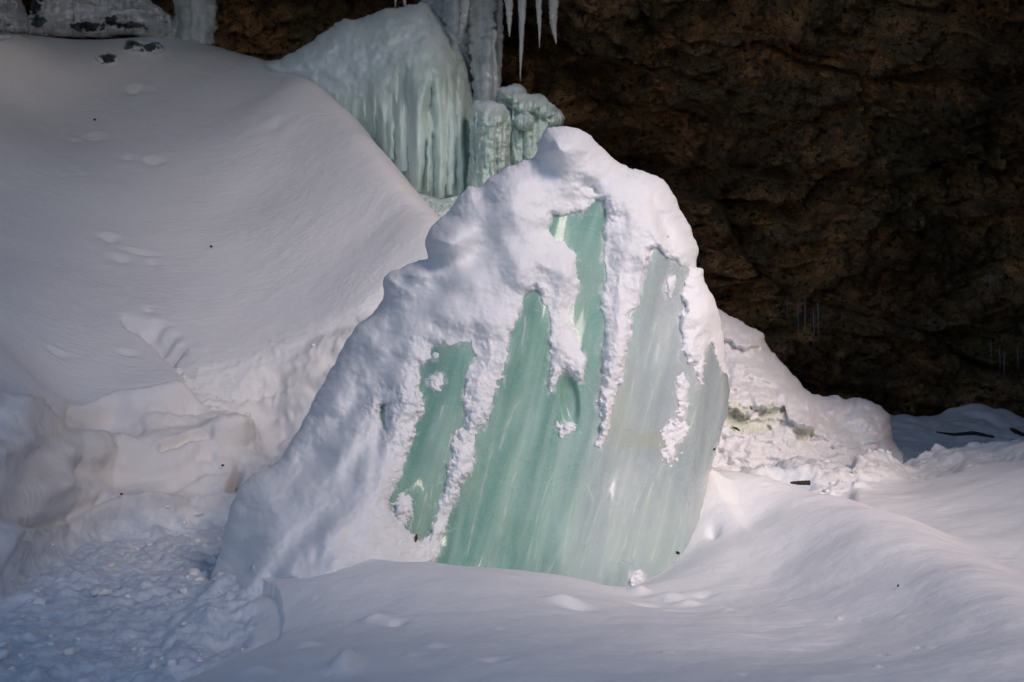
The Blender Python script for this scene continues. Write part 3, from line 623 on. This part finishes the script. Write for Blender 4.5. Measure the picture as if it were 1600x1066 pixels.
# ------------------------------------------------------------------ icefall behind the block
def columns(PX, PY, cols):
    o = np.zeros(PX.shape)
    for x0, y0, x1, y1, w0, w1, a in cols:
        t = np.clip((PY-y0)/(y1-y0), 0, 1); xc = x0+(x1-x0)*t+2.2*gn(PY/22, x0, 0, 300); ww = 1.35*(w0+(w1-w0)*t)
        ww = ww*(1+.18*gn(PY/14, x0*.7, 3, 301))
        k = np.sqrt(np.clip(1-((PX-xc)/ww)**2, 0, 1))*ss(PY, y0-6, y0+max(30, w0*3.2))*(1-ss(PY, y1-2, y1+5))
        o = np.maximum(o, .62*a*k)
    return o
st = 1.25
PX, PY = pxgrid(405, 765, -10, 345, st)
fo = smooth([(412, 100), (440, 90), (465, 78), (500, 55), (520, 40), (536, 31), (556, 31), (580, 22), (602, 13), (625, 12), (645, 7), (668, 5), (682, 18), (696, 40), (708, 52), (722, 75), (734, 105), (739, 150), (742, 200), (745, 330), (640, 335), (560, 240), (480, 150), (430, 130)], 3)
e = sdf(PX, PY, fo)+2.2*fbm(PX/12, PY/12, 0, 3, 310)
rnds = np.random.RandomState(8)
cols = [(655, 95, 652, 300, 17, 5, .34), (690, 90, 688, 312, 13, 6, .36), (706, 92, 703, 306, 8, 5, .30), (722, 100, 722, 306, 9, 6, .26), (627, 150, 628, 268, 9, 7, .22), (610, 170, 611, 250, 6, 4, .2), (640, 160, 644, 290, 6, 2, .2),
        (672, 170, 668, 300, 5, 2, .2), (735, 120, 735, 300, 7, 6, .22), (598, 158, 602, 235, 4, 3, .14), (582, 150, 586, 215, 3, 2, .12), (566, 148, 569, 190, 3, 2, .1)]
for k in range(16):
    x0 = rnds.uniform(600, 740); y0 = rnds.uniform(95, 220); cols.append((x0, y0, x0+rnds.uniform(-5, 5), y0+rnds.uniform(50, 130), rnds.uniform(3.5, 8), rnds.uniform(1.5, 3.5), rnds.uniform(.03, .10)))
D = RBF([(430, 100, 21.2), (500, 70, 20.8), (560, 40, 20.6), (640, 15, 20.4), (700, 60, 20.2), (735, 120, 20.2), (540, 140, 20.3), (600, 100, 19.9), (660, 90, 19.5), (600, 200, 19.9), (650, 250, 19.4), (700, 250, 19.3), (735, 250, 19.4), (700, 330, 19.3), (580, 240, 20.3), (690, 120, 19.5)], .02, 100.)(PX, PY)
face = ss(PY-np.interp(PX, [480, 560, 600, 640, 700, 740], [150, 130, 115, 90, 85, 100]), -35, 70)
D -= columns(PX, PY, cols)*1.05
D -= face*(.16*gn(PX/34+.5*gn(PX/40, PY/60, 0, 320), PY/150, 0, 321)+.03*gn(PX/9, PY/70, 0, 322)+.012*ridged(PX/5, PY/60, 0, 2, 323))
D -= (1-face)*(.10*fbm(PX/45, PY/45, 0, 3, 325)+.012*fbm(PX/9, PY/9, 0, 3, 328))
D -= .12*np.sqrt(np.clip(e/30, 0, 1))
D += .5*(1-np.sqrt(1-(1-np.clip(e/30, 0, 1))**2))
frost = np.clip((1-face)*.5+.10+.35*ss(620-PX, 0, 140)*(1-ss(PY, 140, 210))+.3*np.exp(-np.clip(e, 0, 99)/7)*(PY < 150), 0, 1)
relief('frozen_waterfall', PX, PY, e, D, M_FALL, 2.2, 120, st, loc=P(640, 335, 20), attrs={'frost': frost},
       label='large fluted cone of blue-green ice with a pale frosted top, beyond the snow slope', cat='frozen waterfall', group='icefall formations behind the block')
def cluster(name, outline, Y0, cols, seed, label, frosty, bulge=.5, cat='ice formation', lobes=()):
    o = np.array(outline, float); x0, y0 = o.min(0)-4; x1, y1 = o.max(0)+4
    PX, PY = pxgrid(x0, x1, y0, y1, 1.2)
    e = sdf(PX, PY, smooth(outline, 3))+1.6*fbm(PX/9, PY/9, 0, 3, seed)
    D = Y0-columns(PX, PY, cols)*.9-bulge*np.sqrt(np.clip(e/26, 0, 1))
    face = ss(PY-y0, 14, 36)
    D -= face*(.09*ridged(PX/11, PY/120, seed, 2, seed+3)+.04*ridged(PX/5, PY/50, 0, 2, seed+6))+.05*fbm(PX/12, PY/12, 0, 3, seed+9)
    fr = np.zeros(PX.shape)
    for a, b, rx, ry, am in lobes:
        k = np.clip(1-((PX-a)/rx)**2-((PY-b)/ry)**2, 0, 1); D -= am*np.sqrt(k); fr = np.maximum(fr, ss(-(PY-b)/ry, -.1, .9)*(k > 0))
    fr = np.clip(frosty*fr+.5*np.exp(-np.clip(e, 0, 99)/4)*(PY < y0+60), 0, 1)
    return relief(name, PX, PY, e, D, M_FALL, 1.5, 60, 1.2, loc=P((x0+x1)/2, y1, Y0), attrs={'frost': fr}, label=label, cat=cat, group='icefall formations behind the block')
cluster('frozen_waterfall', [(738, 162), (752, 157), (772, 158), (790, 166), (798, 182), (801, 200), (797, 230), (793, 290), (790, 330), (732, 330), (734, 230), (733, 190)], 19.1,
        [(752, 190, 752, 320, 9, 5, .2), (768, 175, 768, 320, 10, 6, .25), (785, 200, 782, 320, 8, 5, .2), (741, 200, 742, 320, 6, 4, .18), (760, 195, 760, 260, 4, 1.5, .3)], 340,
        'low rounded green ice bulb with a snowy rim beside the large ice cone', .9, .55, 'frozen waterfall', [(768, 178, 28, 20, .15), (752, 196, 12, 14, .12)])
cluster('frozen_waterfall', [(778, 140), (790, 136), (808, 130), (820, 138), (826, 147), (845, 147), (858, 158), (872, 170), (882, 182), (881, 194), (876, 210), (870, 250), (865, 320), (785, 320), (780, 240), (776, 180)], 19.7,
        [(808, 185, 808, 300, 9, 5, .2), (828, 190, 828, 300, 9, 6, .25), (848, 185, 846, 300, 10, 5, .22), (866, 180, 862, 300, 7, 5, .2), (795, 200, 794, 300, 7, 4, .2), (876, 176, 875, 196, 3, 2, .15)], 360,
        'squat green ice cluster with snow-dusted knobs just behind the peak of the block', 1., .55, 'frozen waterfall', [(800, 148, 22, 14, .2), (822, 162, 22, 16, .25), (820, 190, 16, 15, .4), (852, 168, 20, 16, .25), (868, 186, 14, 12, .15)])
# snowy debris at the foot of the icefall
def debris():
    PX, PY = pxgrid(630, 790, 296, 352, 1.3); e = sdf(PX, PY, smooth([(640, 300), (668, 306), (690, 311), (712, 306), (740, 300), (780, 296), (785, 350), (690, 350), (660, 330)], 3))
    D = 18.7-(PY-300)*.030-.25*np.sqrt(np.clip(e/20, 0, 1))-.18*fbm(PX/14, PY/7, 0, 4, 380)
    relief('ice_rubble', PX, PY, e, D, M_FALL, 1, 30, 1.3, attrs={'frost': .45+.4*gn(PX/8, PY/4, 0, 381)}, label='frosted rubble of ice at the foot of the frozen waterfall', cat='ice rubble', kind='stuff')
debris()
# pillars and icicles hanging from the cave roof
FR = {'frost': None}
def hang(name, label, cat, Yd, pts, mat, rough=.25, seed=0, nz=(1.5, 2.), group=None, flat=.8, seg=24, top=None, parent=None):
    """pts: (px, py, r_px) from the top down; the first point is carried up to the roof"""
    p0 = pts[0]; L = [(p0[0]+(p0[0]-pts[-1][0])*.02, -320, p0[2]*1.5), (p0[0], -150, p0[2]*1.25)]
    if top is not None: L = []
    q = [(*P(a, b, Yd), c/F*Yd) for a, b, c in L+list(pts)]
    qs = []
    for i in range(len(q)-1):
        n = max(2, int(np.linalg.norm(np.array(q[i][:3])-np.array(q[i+1][:3]))/.12))
        for k in range(n): qs.append(tuple(np.array(q[i])*(1-k/n)+np.array(q[i+1])*k/n))
    qs.append(q[-1])
    return tube(name, qs, mat, seg, rough, nz, seed, flat, parent=parent, label=label, cat=cat, group=group)
GP = 'ice pillars dropping from the cave roof'
hang('ice_pillar', 'wide grey ice pillar standing left of the thin ice post', 'ice pillar', 20.6, [(712, -20, 22), (716, 40, 20), (720, 100, 17), (722, 150, 16)], M_PILLAR, .30, 1, group=GP, flat=.5)
hang('ice_pillar', 'ribbed glassy ice pillar directly behind the thin ice post', 'ice pillar', 20.2, [(752, -20, 22), (754, 60, 20), (756, 120, 18), (757, 170, 17)], M_PILLAR, .32, 2, group=GP, flat=.5)
hang('ice_pillar', 'narrow grey ice pillar along the right edge of the ribbed pillar', 'ice pillar', 20.5, [(778, -20, 8), (778, 60, 7.5), (777, 110, 6.5), (776, 150, 6)], M_PILLAR, .35, 3, group=GP, flat=.7)
hang('ice_pillar', 'pale frosted ice pillar rising from the peak of the large ice cone', 'ice pillar', 21.0, [(672, -20, 17), (680, 20, 20), (692, 60, 17), (700, 90, 14)], M_PILLAR, .3, 4, group=GP, flat=.5)
hang('ice_pillar', 'blue-grey ice pillar alone at the crest of the snow slope', 'ice pillar', 22.9, [(306, -20, 34), (305, 20, 32), (304, 50, 31), (304, 90, 30)], M_PILLAR, .22, 5, nz=(2.5, 1.), group=GP, flat=.6)
hang('ice_post', 'thin knobbly ice post with a rounded head standing on the ice bulb', 'ice post', 19.6, [(772, 47, 2.5), (772, 50, 5.2), (773, 56, 4.6), (770, 70, 3.), (772, 90, 4.), (774, 120, 4.6), (774, 165, 4.8)], M_ICICLE, .3, 6, top=1)
GI = 'icicles hanging from the cave roof'
hang('icicle', 'broad ragged icicle tapering in front of the grey ice pillar', 'icicle', 19.8, [(727, -20, 9), (726, 10, 8), (724, 35, 6), (721, 52, 2.5), (720, 64, .5)], M_ICICLE, .35, 7, group=GI)
hang('icicle', 'short icicle just right of the pillars, first of the free row', 'icicle', 19.4, [(795, -20, 7), (795, 10, 5.5), (796, 30, 4), (796, 48, 1.8), (796, 58, .5)], M_ICICLE, .4, 8, group=GI)
hang('icicle', 'longest icicle, smooth and straight, pointing at the snow-dusted ice knobs', 'icicle', 19.4, [(816, -20, 7), (816, 10, 6), (815, 50, 4), (814, 90, 2.2), (813, 118, .9), (813, 127, .4)], M_ICICLE, .2, 9, group=GI)
hang('icicle', 'slim icicle between the longest icicle and the knobbly tipped one', 'icicle', 19.3, [(842, -20, 5.5), (842, 15, 4.2), (843, 40, 2.6), (843, 62, 1.2), (843, 75, .4)], M_ICICLE, .4, 10, group=GI)
hang('icicle', 'lumpy icicle with a crooked tip, farthest of the row from the pillars', 'icicle', 19.3, [(865, -20, 8), (865, 10, 6.5), (864, 30, 5.5), (866, 48, 3.5), (868, 60, 2), (869, 69, .6)], M_ICICLE, .5, 11, nz=(2, 5), group=GI)
hang('icicle', 'tiny icicle tip showing above the crest of the large ice cone', 'icicle', 20.9, [(618, -20, 2.6), (618, 0, 2.), (618, 13, .4)], M_ICICLE, .3, 12, group=GI, seg=10)
hang('icicle', 'small icicle touching the top of the large ice cone beside the frosted pillar', 'icicle', 20.9, [(632, -20, 4), (632, 0, 3.2), (633, 10, 2.)], M_ICICLE, .3, 13, group=GI, seg=10)
hang('icicle', 'hair-thin icicle left of the lone blue-grey pillar', 'icicle', 23.6, [(265, -20, 3), (265, 0, 2), (265, 16, .4)], M_ICICLE, .3, 14, group=GI, seg=10)
# thin faint drips on the rock
GW = 'thin drips of ice on the cave rock'
drips = [(1246, 470, 1248, 530), (1258, 460, 1258, 540), (1271, 480, 1272, 548), (1278, 470, 1279, 530), (1230, 470, 1231, 500), (1547, 425, 1547, 458), (1553, 430, 1553, 455), (1524, 440, 1524, 450),
         (1562, 540, 1563, 590), (1569, 545, 1569, 600), (1548, 530, 1549, 570), (1590, 540, 1591, 580), (1598, 505, 1599, 525), (1481, 278, 1481, 290), (1315, 490, 1315, 510)]
wv = [o for o in bpy.data.objects if o.name == 'cave_rock'][0].data
co = np.empty(len(wv.vertices)*3, np.float32); wv.vertices.foreach_get('co', co); co = co.reshape(-1, 3)
cpx, cpy = CX+co[:, 0]*F/co[:, 1], CY-(co[:, 2]-CAMZ)*F/co[:, 1]
def drip_label(a):
    if a < 1300: return 'hair-thin ice drip in the faint cluster on rock above the ice mound'
    if a == 1315: return 'lone hair-thin ice drip right of the faint cluster above the ice mound'
    if a == 1481: return 'lone short ice drip gleaming halfway up the right-hand rock'
    if a < 1556 and a != 1548: return 'short hair-thin ice drip in the upper cluster at the right edge of the rock'
    return 'hair-thin ice drip low on the rock above the stubby driftwood'
for k, (a, b, c, d_) in enumerate(drips):
    m = (np.abs(cpx-a) < 10) & (cpy > b-8) & (cpy < d_+8) & (co[:, 1] > 15); Yd = co[m, 1].min()-.05 if m.any() else 22.
    pts = [(*P(a, b, Yd+.02), .3/F*Yd), (*P(a+.3, b+(d_-b)*.2, Yd), 1.1/F*Yd), (*P((a+c)/2, (b+d_)/2, Yd), .8/F*Yd), (*P(c, d_, Yd), .2/F*Yd)]
    tube('ice_drip', pts, M_DRIP, 8, .4, (1, 3), k, label=drip_label(a), cat='ice drip', group=GW)
# ------------------------------------------------------------------ snow-capped ice mound right of the block
def mound():
    st = 1.5
    PX, PY = pxgrid(1060, 1410, 465, 745, st)
    mo = smooth([(1066, 470), (1100, 474), (1126, 486), (1150, 498), (1176, 512), (1192, 522), (1196, 538), (1212, 556), (1232, 578), (1246, 592), (1262, 612), (1282, 618), (1300, 620), (1310, 619), (1325, 626), (1345, 622), (1368, 630), (1385, 643), (1393, 657), (1395, 690), (1397, 735), (1066, 740)], 3)
    e = sdf(PX, PY, mo)+2.5*fbm(PX/14, PY/14, 0, 4, 400)
    D = RBF([(1070, 500, 15.4), (1130, 500, 15.5), (1190, 535, 15.5), (1120, 620, 14.4), (1200, 620, 14.5), (1260, 640, 14.6), (1120, 700, 14.0), (1200, 710, 14.0), (1300, 650, 14.9), (1300, 710, 14.3), (1380, 660, 15.1), (1390, 720, 14.7), (1150, 560, 14.9), (1240, 600, 15.0)], .02, 100.)(PX, PY)
    # ledges: the snow lips stand out over recessed ice
    def ledge(line, out, fall, below):
        L = np.array(line, float); yl = np.interp(PX, L[:, 0], L[:, 1], left=L[0, 1], right=L[-1, 1])+5*fbm(PX/12, PY/40, 0, 3, 410)
        m = ss(PX, L[0, 0]-8, L[0, 0]+8)*(1-ss(PX, L[-1, 0]-8, L[-1, 0]+8)); t = PY-yl
        return -.5*m*out*np.where(t < 0, np.exp(-np.abs(t)/fall), np.clip(1-t/below, 0, 1)**2)
    D += ledge([(1100, 520), (1140, 528), (1160, 540), (1196, 542)], .35, 22, 10)
    D += ledge([(1120, 630), (1150, 636), (1165, 652), (1185, 632), (1205, 640), (1225, 632), (1232, 655), (1270, 668)], .42, 34, 8)
    D += ledge([(1262, 668), (1300, 690), (1340, 700)], .15, 14, 12)
    ice = np.zeros(PX.shape)
    for a, b, rx, ry in ((1152, 650, 26, 22), (1205, 650, 20, 22), (1255, 678, 20, 12), (1178, 668, 40, 14)):
        ice = np.maximum(ice, ss(1-np.sqrt(((PX-a)/rx)**2+((PY-b)/ry)**2)+.5*fbm(PX/16, PY/12, 0, 3, 415), 0, .35))
    D += .05*ice+.012*ice*ridged(PX/7, PY/40, 0, 2, 418)
    D -= .14*fbm(PX/55, PY/38, 0, 3, 420)+.045*fbm(PX/16, PY/12, 0, 3, 425, .55)+.006*fbm(PX/5, PY/4, 0, 2, 428)
    D += .7*(1-np.sqrt(1-(1-np.clip(e/34, 0, 1))**2))*(1-ss(PY, 690, 735))
    relief('ice_mound', PX, PY, e, D, M_MOUND, 2.2, 100, st, loc=P(1230, 730, 14.6), attrs={'frost': np.clip(1.05-.95*ice, 0, 1)},
           label='low mound of snow-crusted ice with green ice under its lip, between block and cave rock', cat='ice mound')
mound()
# ------------------------------------------------------------------ snowy ice hummocks on the hill crest
def slope_depth(PX, PY):
    o = np.empty(PX.shape)
    for c in range(PX.shape[1]):
        j = int(np.argmin(np.abs(u-PX[0, c]))); yy, pp = V[:, j, 1], PYg[:, j]; m = (mb[:, j] > .9) & (yy > 13) & (yy < 23.4)
        k = np.argsort(pp[m]); o[:, c] = np.interp(PY[:, c], pp[m][k], yy[m][k])
    return o
def hummock(outline, holes, Y0, seed, label, bul=.6):
    o = np.array(outline, float); x0, y0 = o.min(0)-4; x1, y1 = o.max(0)+4
    PX, PY = pxgrid(x0, x1, y0, y1, 1.3); e = sdf(PX, PY, smooth(outline, 3))+2*fbm(PX/14, PY/10, 0, 3, seed)
    ic = np.zeros(PX.shape)
    for a, b, rx, ry in holes: ic = np.maximum(ic, ss(1-np.sqrt(((PX-a)/rx)**2+((PY-b)/ry)**2)+.6*fbm(PX/10, PY/7, 0, 3, seed+2), 0, .3))
    D = slope_depth(PX, PY)+.02-bul*(ss(e, 0, min(36, e.max()*.8))+.2*ss(e, 0, 5))-.26*fbm(PX/26, PY/14, 0, 4, seed+5)*ss(e, 0, 12)+.05*ic
    relief('ice_hummock', PX, PY, e, D, M_DARKICE, 1.2, 40, 1.3, attrs={'frost': 1.1*(1-ic)-.15*ic}, loc=P((x0+x1)/2, y1, Y0), label=label, cat='ice hummock', group='snowed-over ice hummocks on the hill crest')
hummock([(48, 52), (46, 20), (60, -15), (130, -25), (200, -12), (235, 2), (262, 22), (282, 50), (276, 62), (230, 58), (190, 50), (150, 56), (100, 54)],
        [(60, 34, 13, 10), (138, 42, 30, 8), (175, 32, 10, 9), (205, 40, 26, 6), (50, 8, 16, 16)], 22.6, 500, 'biggest snowed-over hummock with dark ice windows, beside the lone pillar')
hummock([(188, 78), (196, 62), (225, 58), (250, 66), (262, 78), (240, 88), (205, 86)], [(203, 71, 12, 8), (232, 73, 20, 7)], 21.9, 520, 'small flat hummock showing a dark ice patch, midway down from the biggest hummock', .25)
hummock([(146, 94), (152, 84), (168, 80), (184, 88), (182, 100), (160, 102)], [(168, 92, 14, 8)], 21.0, 540, 'smallest dark hummock, lowest on the snow slope', .2)
hummock([(-60, 60), (-60, -20), (10, -25), (30, 5), (48, 40), (30, 60)], [(-40, 20, 10, 8)], 22.8, 560, 'pale snow-covered hummock cut by the edge of the photo', .7)
# ------------------------------------------------------------------ loose things
def stick(name, pts, rad, label, cat, seed, Ys=None):
    g = []
    for k, (a, b) in enumerate(pts):
        p = ground_px(a, b) if Ys is None else P(a, b, Ys); g.append((p[0], p[1]-.02, p[2]+rad[k]*.8, rad[k]))
    n = []
    for i in range(len(g)-1):
        for t in np.linspace(0, 1, 5, endpoint=False): n.append(tuple(np.array(g[i])*(1-t)+np.array(g[i+1])*t))
    n.append(g[-1]); return tube(name, n, M_WOOD, 10, .35, (1.2, 3), seed, label=label, cat=cat)
stick('broken_stick', [(1234, 755), (1248, 757), (1265, 757)], [.007, .017, .018], 'short black stick poking out of the snow by the trodden path', 'stick', 1, 11.2)
stick('fallen_branch', [(1462, 676), (1490, 681), (1520, 679), (1552, 684)], [.008, .018, .024, .014], 'long dark branch lying on the snow at the foot of the cave rock', 'branch', 2, 17.0)
stick('driftwood', [(1578, 671), (1586, 677), (1600, 682)], [.015, .028, .02], 'stubby dark piece of driftwood beside the long dark branch', 'driftwood', 3, 17.0)
stick('twig', [(1144, 668), (1150, 671), (1156, 674)], [.006, .012, .006], 'small curled dark twig stuck on the front of the ice mound', 'twig', 4, 13.75)
def leaf(px, py, Yd, wpx, hpx, ang, label, mat=None):
    c = P(px, py, Yd); n = 7; V = []; 
    for j, th in enumerate((-.0012, .0012)):
        for i in range(n):
            t = i/(n-1); wv_ = math.sin(math.pi*t)**.7*hpx/2+.15
            for s_ in (-1, 0, 1):
                x, y = (t-.5)*wpx, s_*wv_; a = math.radians(ang)
                V.append((c[0]+(x*math.cos(a)-y*math.sin(a))/F*Yd, c[1]+th-(abs(s_)-.5)*hpx*.3/F*Yd-.006*math.sin(t*5), c[2]-(x*math.sin(a)+y*math.cos(a))/F*Yd))
    f = []
    for j in (0, 1):
        for i in range(n-1):
            for k in range(2):
                a = j*n*3+i*3+k; qd = [a, a+3, a+4, a+1]; f.append(qd if j else qd[::-1])
    for i in range(n-1):
        for k in (0, 2): a = i*3+k; b = n*3+a; f.append([a, a+3, b+3, b])
    return mk('dead_leaf', V, f, mat or M_LEAF, label=label, cat='leaf', group='scraps of dead leaf')
leaf(1059, 864, 9.72, 8, 5, 30, 'dark scrap of leaf near the bottom right corner of the ice slab', M_WOOD)
leaf(650, 841, 9.62, 5, 14, 8, 'orange-brown leaf in the low left notch of the ice slab')
leaf(1116, 702, 10.0, 5, 3, -30, 'tiny black fleck on the right edge of the ice slab', M_WOOD)
for a, b, lb in ((148, 187, 'tiny dark fleck high on the snow slope below the smallest hummock'), (190, 772, 'tiny dark fleck on the cut snow bank, low and to the left'), (348, 727, 'tiny dark fleck on the snow bank above the dark hollow'), (1403, 915, 'tiny dark fleck on the smooth drift toward the lower right'), (330, 385, 'tiny dark fleck near the middle of the snow slope')):
    g = ground_px(a, b, 5); leaf(a, b, g[1]-.03, 5, 3, random.uniform(-40, 40), lb, M_WOOD)
# kicked lumps of snow in the two trodden hollows and on the berm
def clods():
    base = []
    import bmesh
    bm = bmesh.new(); bmesh.ops.create_icosphere(bm, subdivisions=1, radius=1); bmesh.ops.subdivide_edges(bm, edges=bm.edges[:], cuts=1, use_grid_fill=True); bv = np.array([v.co[:] for v in bm.verts]); bf = np.array([[v.index for v in f.verts] for f in bm.faces]); bm.free()
    rs = np.random.RandomState(5); VV, FF = [], []; n = 0
    wgt = (trodL*(U > -60)+trodR*.25*(U < 1650)*(Y < 15)+berm*2.5*(U < 1700)+rub*2.)*(Y > 6)
    pr = (wgt/np.maximum(.3, Y)).ravel(); pr /= pr.sum(); ids = rs.choice(pr.size, 300, p=pr)
    fv = V.reshape(-1, 3)
    for k, i in enumerate(ids):
        c = fv[i]; r = min(.006+rs.exponential(.012), .075); w = bv*(1+.6*gn(bv[:, 0]*1.6+k, bv[:, 1]*1.6, bv[:, 2]*1.6, 600)[:, None])
        w = w*r*np.array([rs.uniform(.8, 1.5), rs.uniform(.8, 1.3), rs.uniform(.55, .9)]); a = rs.uniform(0, 6.28)
        w = np.stack([w[:, 0]*math.cos(a)-w[:, 1]*math.sin(a), w[:, 0]*math.sin(a)+w[:, 1]*math.cos(a), w[:, 2]], 1)+c+[0, 0, r*.25]
        VV.append(w); FF.append(bf+n); n += len(w)
    mk('snow_clods', np.concatenate(VV), np.concatenate(FF), M_SNOW, label='loose lumps of kicked snow littering the trodden paths', kind='stuff', cat='snow clods', loc=(0, 0, 0))
clods()
